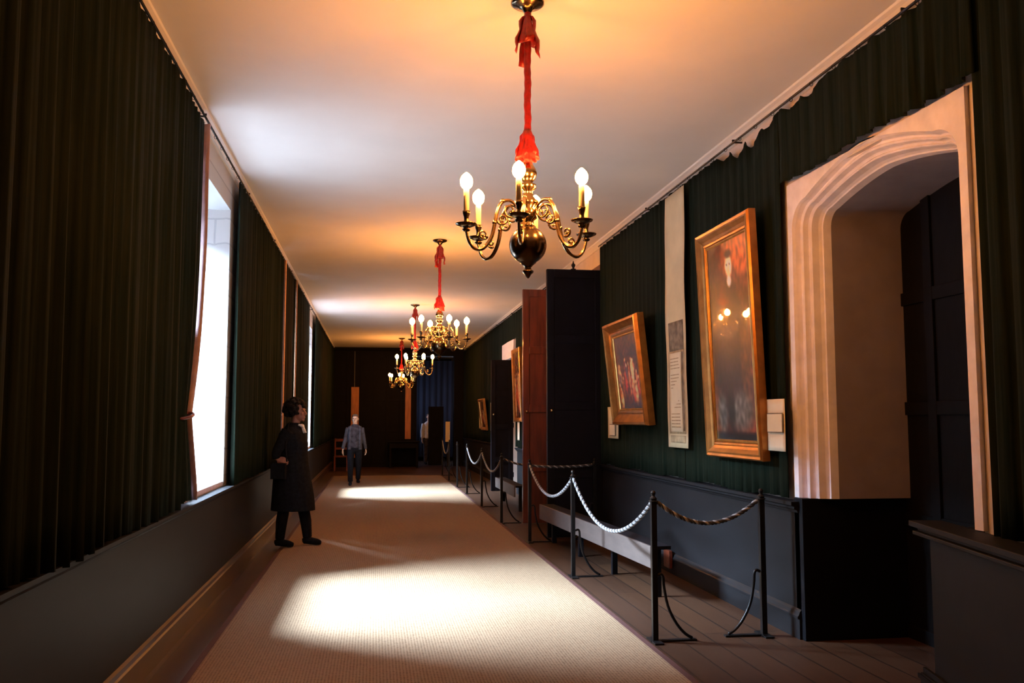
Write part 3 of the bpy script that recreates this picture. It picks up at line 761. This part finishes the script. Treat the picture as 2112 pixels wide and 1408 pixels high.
# long printed scroll
def strip_sheet(name, m, y0, y1, z0, z1, x, par, wav=.006, th=.0015, ny=6, nz=30):
    bm = bmesh.new(); V = {}
    for i in range(ny + 1):
        for j in range(nz + 1):
            yy = y0 + (y1 - y0) * i / ny; zz = z0 + (z1 - z0) * j / nz
            V[i, j] = bm.verts.new((x + wav * sin(zz * 2.6 + 1) + wav * .5 * sin(zz * 7 + yy * 4), yy, zz))
    for i in range(ny):
        for j in range(nz): bm.faces.new((V[i, j], V[i + 1, j], V[i + 1, j + 1], V[i, j + 1]))
    o = finish(name, bm, m, par, smooth=True, recalc=False); s = o.modifiers.new('thick', 'SOLIDIFY'); s.thickness = th; s.offset = 1
    return o
sc = thing('hanging_scroll', 'very long narrow cream paper scroll hanging from the top of the right wall', 'scroll', (2.845, 7.93, 1.24))
strip_sheet('paper', 'paper', 0, .56, 0, 2.46, 0, sc)
strip_sheet('header_panel', 'ink', .06, .47, .92, 1.20, -.003, sc, nz=8)
strip_sheet('page_border', 'ink_l', .045, .50, .13, .92, -.003, sc, nz=14)
strip_sheet('page_edge', 'ink', .07, .12, .16, .90, -.0045, sc, nz=14, ny=2)
strip_sheet('page', 'paper_w', .13, .46, .15, .90, -.006, sc, nz=14)
strip_sheet('footer_panel', 'ink_l', .06, .48, .045, .115, -.004, sc, nz=4)
bm = bmesh.new(); rnd = random.Random(3)
for k in range(22):
    zz = .19 + k * .031
    if k % 6 == 5: continue
    xx = lambda z: -.0075 + .006 * sin(z * 2.6 + 1)
    box(bm, xx(zz) - .0008, xx(zz), .16 + rnd.uniform(0, .05), .43, zz, zz + .009)
finish('page_lines', bm, 'ink_l', sc)

def card(name, label, y0, y1, z0, z1, x, inner=None, m='paper_w'):
    t = thing(name, label, 'notice', (x, y0, z0), 0, 'paper notices on the right wall')
    strip_sheet('sheet', m, 0, y1 - y0, 0, z1 - z0, 0, t, wav=.003, nz=10)
    if inner:
        a, b, c, d_ = inner
        boxm('card_border', (-.0095, -.0065, a, b, c, d_), 'ink', t); boxm('card', (-.012, -.0097, a + .007, b - .007, c + .007, d_ - .007), 'paper_w', t)
    return t
card('paper_notice', 'white paper notice with a small bordered card beside the tall portrait', 5.95, 6.235, 1.28, 1.65, 2.845, (.01, .26, .13, .27), 'paper_w')
card('paper_notice', 'narrow yellowish notice under the far corner of the group painting', 10.36, 10.83, 1.28, 1.66, 2.86, (.1, .35, .03, .17), 'paper')
card('paper_notice', 'small white notice below the tall far frame', 17.68, 17.93, 1.10, 1.462, 2.86)
card('paper_notice', 'narrow pale notice hanging far down the right wall before the leaning frame', 21.9, 22.15, 1.24, 1.93, 2.86, None, 'paper')
card('paper_notice', 'small dim notice just beyond the far leaning frame', 24.3, 24.6, 1.27, 1.62, 2.86, None, 'paper')

# ------------------------------------------------------------------ far end
t = thing('wall_panelling', 'dark panelled screen across the end wall between two orange oak posts', 'screen', (.2, YE, 0))
bm = bmesh.new(); box(bm, -1.5, 1.12, -.10, -.004, .0, 3.75)
for k in range(7): box(bm, -1.5 + k * .42, -1.5 + k * .42 + .07, -.115, -.1002, .1, 3.7)
for zz in (.1, 1.1, 2.1, 3.0, 3.63): box(bm, -1.5, 1.12, -.112, -.1003, zz, zz + .07)
finish('panel', bm, 'door', t, bevel=.004)
boxm('post', (-.93, -.68, -.18, -.1153, .3, 2.56), 'oak', t, bevel=.006)
boxm('post', (.80, .985, -.18, -.1153, .89, 2.70), 'oak', t, bevel=.006)
M['grey_strip'] = mat('grey_moulding', (.10, .10, .11), .6)
boxm('moulding', (-.84, -.82, -.135, -.1153, 2.561, 3.72), 'grey_strip', t)
t = thing('side_table', 'dark low table against the end wall below the right oak post', 'table', (1.0, 28.9, 0))
boxm('tabletop', (-.55, .45, -.3, .3, .80, .84), 'door', t, bevel=.005); boxm('apron', (-.5, .4, -.26, .26, .62, .799), 'door', t)
for sx in (-.5, .34):
    for sy in (-.26, .2): boxm('leg', (sx, sx + .06, sy, sy + .06, 0, .6195), 'door', t)
t = thing('wooden_chair', 'small red-brown wooden chair in the far left corner', 'chair', (-.95, 27.4, 0))
boxm('seat', (-.2, .2, -.2, .2, .40, .44), 'red_wood', t, bevel=.005)
for sx in (-.2, .16):
    boxm('leg', (sx, sx + .04, -.2, -.16, 0, .3995), 'red_wood', t); boxm('leg', (sx, sx + .04, .16, .2, 0, .3995), 'red_wood', t)
boxm('backrest', [(-.2, -.165, .165, .2, .4405, .95), (.165, .2, .165, .2, .4405, .95), (-.1645, .1645, .17, .195, .86, .94), (-.1645, .1645, .17, .195, .62, .68)], 'red_wood', t)
# far room
hz = curtain('wall_hanging', 'blue lit hanging seen through the opening at the far end', 1, 30, 33, .2, 3.7, 'blue_wall')
hz.data = hz.data.copy(); bpy.data.objects.remove(hz)
bm = bmesh.new(); rows = []
for i in range(121):
    x = XL + .6 + 3.7 * i / 120; y = 33.4 + .03 * sin(i * .9) + .02 * sin(i * .37)
    rows.append([bm.verts.new((x, y, .15)), bm.verts.new((x, y, 3.7))])
for a, b in zip(rows, rows[1:]): bm.faces.new((a[0], b[0], b[1], a[1]))
o = finish('wall_hanging', bm, 'blue_wall', smooth=True, recalc=False); s = o.modifiers.new('thick', 'SOLIDIFY'); s.thickness = .01
tag(o, 'blue lit pleated hanging seen through the opening at the far end', 'hanging')
t = thing('door_leaf', 'low dark door leaf standing in the far opening in front of a person', 'door', (1.80, 30.1, 0))
boxm('door_core', (0, .5, -.02, .02, .012, 1.95), 'door', t)
boxm('door_frame', [(0, .07, -.032, -.0202, .012, 1.95), (.43, .5, -.032, -.0202, .012, 1.95), (.0702, .4298, -.032, -.0202, .012, .14), (.0702, .4298, -.032, -.0202, .9, 1.0), (.0702, .4298, -.032, -.0202, 1.83, 1.95)], 'door', t, bevel=.003)
t = thing('notice_stand', 'tall pale notice on a dark stand beside the low dark leaf in the far opening', 'notice', (2.38, 29.3, 0))
boxm('sheet', (-.07, .07, -.012, -.0005, .80, 1.45), 'paper_w', t); boxm('post', (-.02, .02, 0, .03, .021, 1.40), 'iron', t); boxm('base', (-.12, .12, -.12, .12, 0, .02), 'iron', t, bevel=.004)

# ------------------------------------------------------------------ people
def remesh(name, bm, m, parent, vox=.008, smooth=6):
    bmesh.ops.recalc_face_normals(bm, faces=bm.faces)
    me = bpy.data.meshes.new(name); bm.to_mesh(me); bm.free(); o = bpy.data.objects.new(name, me); COL.objects.link(o)
    r = o.modifiers.new('r', 'REMESH'); r.mode = 'VOXEL'; r.voxel_size = vox; r.use_smooth_shade = True
    s = o.modifiers.new('s', 'SMOOTH'); s.iterations = smooth; s.factor = .5
    dg = bpy.context.evaluated_depsgraph_get(); dg.update()
    me2 = bpy.data.meshes.new_from_object(o.evaluated_get(dg)); me2.name = name
    bpy.data.objects.remove(o)
    me2.materials.clear(); me2.materials.append(M[m])
    for p in me2.polygons: p.use_smooth = True
    o = bpy.data.objects.new(name, me2); COL.objects.link(o); o.parent = parent
    return o

def hand(bm, w, d_, side, s=1.0, curl=.35, n=None):
    """w wrist, d_ direction of the fingers, n = palm normal (towards the body)"""
    w = Vector(w); d_ = Vector(d_).normalized(); n = Vector(n).normalized(); n = (n - d_ * n.dot(d_)).normalized(); a = d_.cross(n) * side
    # palm
    for k in range(4):
        q = (k - 1.5) * .019 * s
        tube(bm, [w, w + d_ * .045 * s + a * q * .9, w + d_ * .088 * s + a * q * 1.1], [.014 * s, .015 * s, .0125 * s], 8)
    L = (.068, .078, .074, .058)
    for k in range(4):
        q = (k - 1.5) * .0205 * s; p = w + d_ * .085 * s + a * q; ang = 0; pts = [p]
        for j, f in enumerate((.45, .32, .25)):
            ang += curl * (1 + .15 * k); p = p + (d_ * cos(ang) + n * sin(ang)) * L[k] * f * s; pts.append(p)
        tube(bm, pts, [.0098 * s, .0088 * s, .008 * s, .0065 * s], 8)
    p = w + d_ * .022 * s - a * .026 * s
    tube(bm, [p, p + d_ * .030 * s - a * .020 * s + n * .012 * s, p + d_ * .060 * s - a * .022 * s + n * .024 * s, p + d_ * .083 * s - a * .016 * s + n * .030 * s], [.014 * s, .012 * s, .010 * s, .0075 * s], 8)

def head(bm, c, yaw=0):
    """head facing -y before yaw; c = centre of the skull"""
    rot = Matrix.Rotation(yaw, 4, 'Z'); n0 = len(bm.verts)
    b2 = bmesh.new()
    ball(b2, (0, .012, .02), (.074, .092, .095), 20)
    ball(b2, (0, -.028, -.045), (.056, .060, .068), 18)
    ball(b2, (0, -.068, -.098), (.024, .020, .018), 12)      # chin
    tube(b2, [(0, -.082, .012), (0, -.102, -.020), (0, -.108, -.036)], [.010, .012, .013], 8)   # nose
    for s in (-1, 1):
        ball(b2, (s * .013, -.096, -.038), (.009, .010, .008), 8)
        ball(b2, (s * .036, -.064, -.022), (.020, .018, .018), 10)    # cheekbone
        ball(b2, (s * .031, -.075, .028), (.022, .012, .008), 10)     # brow
        tube(b2, [(s * .074, .012, .018), (s * .082, .020, .010), (s * .080, .016, -.016), (s * .072, .008, -.032)], [.007, .011, .010, .007], 8)  # ear
    tube(b2, [(-.022, -.083, -.066), (0, -.091, -.064), (.022, -.083, -.066)], [.004, .0065, .004], 8)
    tube(b2, [(-.020, -.082, -.075), (0, -.089, -.076), (.020, -.082, -.075)], [.004, .007, .004], 8)
    for v in b2.verts: v.co = rot @ v.co + Vector(c)
    me = bpy.data.meshes.new('tmp'); b2.to_mesh(me); b2.free(); bm.from_mesh(me); bpy.data.meshes.remove(me)
    return rot

def eyes(par, c, rot, s=1):
    bm = bmesh.new()
    for q in (-1, 1):
        p = rot @ Vector((q * .031, -.080, .008)) + Vector(c); ball(bm, p, (.0085, .0085, .007), 8)
    finish('eyes', bm, 'eye', par, smooth=True)

def shoe(par, ank, direction, m='black_cloth', heel=.0):
    bm = bmesh.new(); dv = Vector((cos(direction), sin(direction), 0)); a = Vector(ank)
    g = lambda f, z: Vector((a.x, a.y, 0)) + dv * f + Vector((0, 0, z))
    tube(bm, [g(-.055, .045), g(-.02, .055), g(.05, .048), (g(.12, .036)), g(.17, .028)], [.036, .043, .044, .042, .026], 12)
    tube(bm, [g(-.01, .05), g(0, .11)], [.042, .040], 12)
    for v in bm.verts: v.co.z = max(.002, v.co.z)
    return remesh('shoe', bm, m, par, .009, 3)

# --- standing woman in a dark coat, seen from her right, facing across the gallery
def woman():
    t = thing('person', 'person with short dark curly hair and long dark coat standing by the left wall', 'person', (-.945, 11.08, .0145), R(72))
    # local: faces -y, x to her left
    H = (0, -.045, 1.585)
    bm = bmesh.new()
    loft(bm, [(0, 0, .84, .15, .11), (0, .01, .95, .17, .125), (0, .01, 1.08, .145, .11), (0, 0, 1.2, .16, .115), (0, .01, 1.33, .17, .10), (0, .01, 1.40, .11, .075), (0, 0, 1.43, .06, .055)])
    tube(bm, [(0, .0, 1.38), (0, -.02, 1.46), (0, -.035, 1.54)], [.06, .05, .05], 14)
    rot = head(bm, H)
    for s, fy in ((-1, .10), (1, -.15)):
        tube(bm, [(s * .085, 0, .93), (s * .09, fy * .5 - .01, .5), (s * .11, fy * .85, .28), (s * .115, fy, .08)], [.085, .055, .052, .036], 12)
        tube(bm, [(s * .115, fy, .08), (s * .117, fy - .03, .045), (s * .118, fy - .11, .032)], [.032, .030, .020], 10)
    AR = [(-.165, .01, 1.36), (-.245, .10, 1.12), (-.235, .11, 1.03)]; AL = [(.165, .01, 1.36), (.225, .05, 1.10), (.235, -.01, .88)]
    for A_ in (AR, AL): tube(bm, curve(A_, 8), [.05, .046, .042, .038, .036, .033, .030, .026], 10)
    hand(bm, AR[2], (.05, -1, -.15), 1, 1, .35, (.8, 0, -.5)); hand(bm, AL[2], (.0, -.1, -1), -1, 1, .35, (-1, 0, 0))
    remesh('body', bm, 'skin', t, .007, 3)
    eyes(t, H, rot)
    # coat
    bm = bmesh.new()
    loft(bm, [(0, -.01, .42, .245, .265), (0, -.005, .60, .235, .25), (0, .01, .80, .215, .225), (0, .01, .97, .195, .190), (0, .01, 1.08, .185, .178), (0, .01, 1.22, .195, .178), (0, .02, 1.33, .19, .150), (0, .012, 1.40, .13, .095), (0, .0, 1.455, .075, .072)])
    for A_ in (AR, AL): tube(bm, curve(A_, 10)[:9], [.075, .070, .066, .062, .060, .056, .052, .050, .048], 12)
    # box bag at the hip
    remesh('coat', bm, 'black_cloth', t, .010, 6)
    bm = bmesh.new(); tube(bm, [(-.05, -.075, 1.43), (-.03, -.10, 1.42), (0, -.115, 1.395), (.03, -.10, 1.42), (.05, -.075, 1.43)], [.012, .016, .020, .016, .012], 8)
    tube(bm, [(0, -.112, 1.40), (0, -.135, 1.33)], [.018, .028], 8); finish('collar', bm, 'white_cloth', t, smooth=True)
    bm = bmesh.new()
    for s, fy in ((-1, .10), (1, -.15)): tube(bm, [(s * .09, fy * .5, .55), (s * .11, fy * .85, .28), (s * .115, fy, .09)], [.072, .068, .054], 12)
    remesh('stockings', bm, 'black_cloth', t, .009, 3)
    shoe(t, (-.116, .10, 0), R(-90)); shoe(t, (.117, -.15, 0), R(-90))
    # curly hair: many overlapping curls
    bm = bmesh.new(); rnd = random.Random(11)
    for k in range(150):
        a = rnd.uniform(0, 2 * pi); u = rnd.uniform(-.75, 1)
        p = Vector((cos(a) * sqrt(1 - u * u) * .118, .04 + sin(a) * sqrt(1 - u * u) * .128, .035 + u * .115)) + Vector(H)
        loc = p - Vector(H)
        if loc.y < -.040 and loc.z < .060: continue
        ball(bm, p, rnd.uniform(.018, .032), 8)
    remesh('hair', bm, 'hair', t, .008, 2)
    bm = bmesh.new(); box(bm, -.285, -.235, -.02, .16, .80, .985); tube(bm, curve([(-.255, -.03, 1.0), (-.24, .0, 1.2), (-.16, .0, 1.44), (-.0, .03, 1.44)], 14), .010, 8)
    finish('shoulder_bag', bm, 'black_cloth', t, bevel=.01)
    return t
woman()

# --- walking person facing the viewer
def walker():
    t = thing('person', 'person in grey-blue jacket and dark trousers walking toward the viewer on the carpet', 'person', (-.43, 21.2, .012), R(4))
    t.scale = (.945, .945, .945)
    H = (0, -.03, 1.60)
    bm = bmesh.new()
    loft(bm, [(0, 0, .86, .15, .105), (0, .01, .95, .165, .115), (0, .01, 1.08, .15, .105), (0, 0, 1.22, .165, .11), (0, .01, 1.36, .18, .10), (0, .01, 1.43, .12, .075), (0, 0, 1.46, .06, .055)])
    tube(bm, [(0, .0, 1.41), (0, -.01, 1.48), (0, -.02, 1.55)], [.062, .054, .054], 14)
    rot = head(bm, H, R(-12))
    LG = [[(-.09, 0, .93), (-.10, -.10, .52), (-.10, -.14, .09)], [(.09, 0, .93), (.10, .02, .51), (.10, .16, .14)]]
    for L_ in LG: tube(bm, curve(L_, 8), [.085, .08, .07, .06, .055, .05, .042, .036], 12)
    AR = [(-.160, .01, 1.385), (-.225, .03, 1.11), (-.285, -.03, .87)]; AL = [(.160, .01, 1.385), (.220, .02, 1.11), (.272, .06, .87)]
    for A_ in (AR, AL): tube(bm, curve(A_, 8), [.05, .046, .042, .038, .036, .033, .030, .026], 10)
    hand(bm, AR[2], (-.12, -.1, -1), 1, 1.08, .3, (1, 0, 0)); hand(bm, AL[2], (.1, .0, -1), -1, 1.08, .3, (-1, 0, 0))
    remesh('body', bm, 'skin_pale', t, .007, 3); eyes(t, H, rot)
    bm = bmesh.new()
    for L_ in LG: tube(bm, curve(L_, 10), [.105, .10, .092, .085, .078, .073, .068, .064, .062, .062], 14)
    loft(bm, [(0, 0, .80, .15, .12), (0, 0, .90, .175, .13), (0, 0, 1.0, .16, .12)])
    remesh('trousers', bm, 'black_cloth', t, .010, 4)
    bm = bmesh.new(); loft(bm, [(0, -.004, .90, .178, .135), (0, -.004, 1.0, .172, .132), (0, -.006, 1.2, .176, .134), (0, 0, 1.36, .175, .118), (0, 0, 1.44, .10, .085), (0, -.01, 1.475, .066, .066)])
    remesh('shirt', bm, 'charcoal', t, .009, 4)
    bm = bmesh.new()
    for s, A_ in ((-1, AR), (1, AL)):
        tube(bm, curve(A_, 10)[:10], [.062, .062, .058, .055, .052, .049, .047, .044, .042, .040], 12)
        loft(bm, [(s * .128, .0, .86, .058, .142), (s * .118, .0, 1.05, .056, .140), (s * .118, 0, 1.25, .058, .135), (s * .115, .01, 1.38, .056, .100), (s * .10, .015, 1.43, .055, .075)], 14)
    loft(bm, [(0, .085, .86, .15, .06), (0, .08, 1.1, .15, .06), (0, .07, 1.35, .16, .055), (0, .05, 1.44, .10, .045)], 14)
    remesh('jacket', bm, 'denim', t, .010, 5)
    a = shoe(t, (-.10, -.15, 0), R(-95)); b = shoe(t, (.10, .17, 0), R(-85)); b.rotation_euler = (R(-8), 0, 0); b.location = (0, 0, .045)
    bm = bmesh.new(); ball(bm, (H[0], H[1] + .030, H[2] + .045), (.084, .092, .082), 18)
    for s in (-1, 1): ball(bm, (s * .066, H[1] + .03, H[2] - .01), (.018, .05, .06), 10)
    tube(bm, [(-.06, H[1] - .06, H[2] + .085), (0, H[1] - .078, H[2] + .09), (.06, H[1] - .055, H[2] + .085)], [.016, .018, .016], 8)
    remesh('hair', bm, 'hair_br', t, .009, 4)
    return t
walker()

# --- person in white behind the far opening
def far_person():
    t = thing('person', 'person in white shirt half hidden behind the low dark leaf at the far end', 'person', (1.86, 30.9, 0), R(10))
    H = (0, -.03, 1.60)
    bm = bmesh.new()
    loft(bm, [(0, 0, .86, .15, .105), (0, .01, 1.08, .15, .105), (0, 0, 1.22, .165, .11), (0, .01, 1.36, .18, .10), (0, .01, 1.43, .12, .075), (0, 0, 1.46, .06, .055)])
    tube(bm, [(0, .0, 1.41), (0, -.02, 1.55)], [.062, .054], 14); rot = head(bm, H)
    for s in (-1, 1):
        tube(bm, [(s * .09, 0, .93), (s * .10, 0, .5), (s * .10, .01, .08)], [.085, .058, .038], 12)
        tube(bm, [(s * .185, .01, 1.38), (s * .225, .03, 1.12), (s * .235, -.02, .86)], [.05, .038, .028], 10)
        hand(bm, (s * .235, -.02, .86), (0, -.1, -1), -s, 1.05, .3, (-s, 0, 0))
    remesh('body', bm, 'skin_pale', t, .008, 3); eyes(t, H, rot)
    bm = bmesh.new(); loft(bm, [(0, 0, .88, .18, .135), (0, 0, 1.1, .168, .125), (0, 0, 1.3, .19, .125), (0, .01, 1.40, .15, .10), (0, 0, 1.46, .07, .065)])
    for s in (-1, 1): tube(bm, [(s * .175, .01, 1.37), (s * .225, .03, 1.12), (s * .235, -.01, .90)], [.072, .056, .045], 12)
    remesh('shirt', bm, 'white_cloth', t, .010, 4)
    bm = bmesh.new(); loft(bm, [(0, 0, .82, .15, .12), (0, 0, .92, .168, .125)])
    for s in (-1, 1): tube(bm, [(s * .09, 0, .90), (s * .10, 0, .5), (s * .10, .01, .07)], [.10, .078, .066], 12)
    remesh('trousers', bm, 'charcoal', t, .011, 3)
    shoe(t, (-.10, .01, 0), R(-95)); shoe(t, (.10, .01, 0), R(-85))
    bm = bmesh.new(); ball(bm, (0, H[1] + .03, H[2] + .045), (.082, .09, .08), 16); remesh('hair', bm, 'hair_br', t, .010, 3)
far_person()
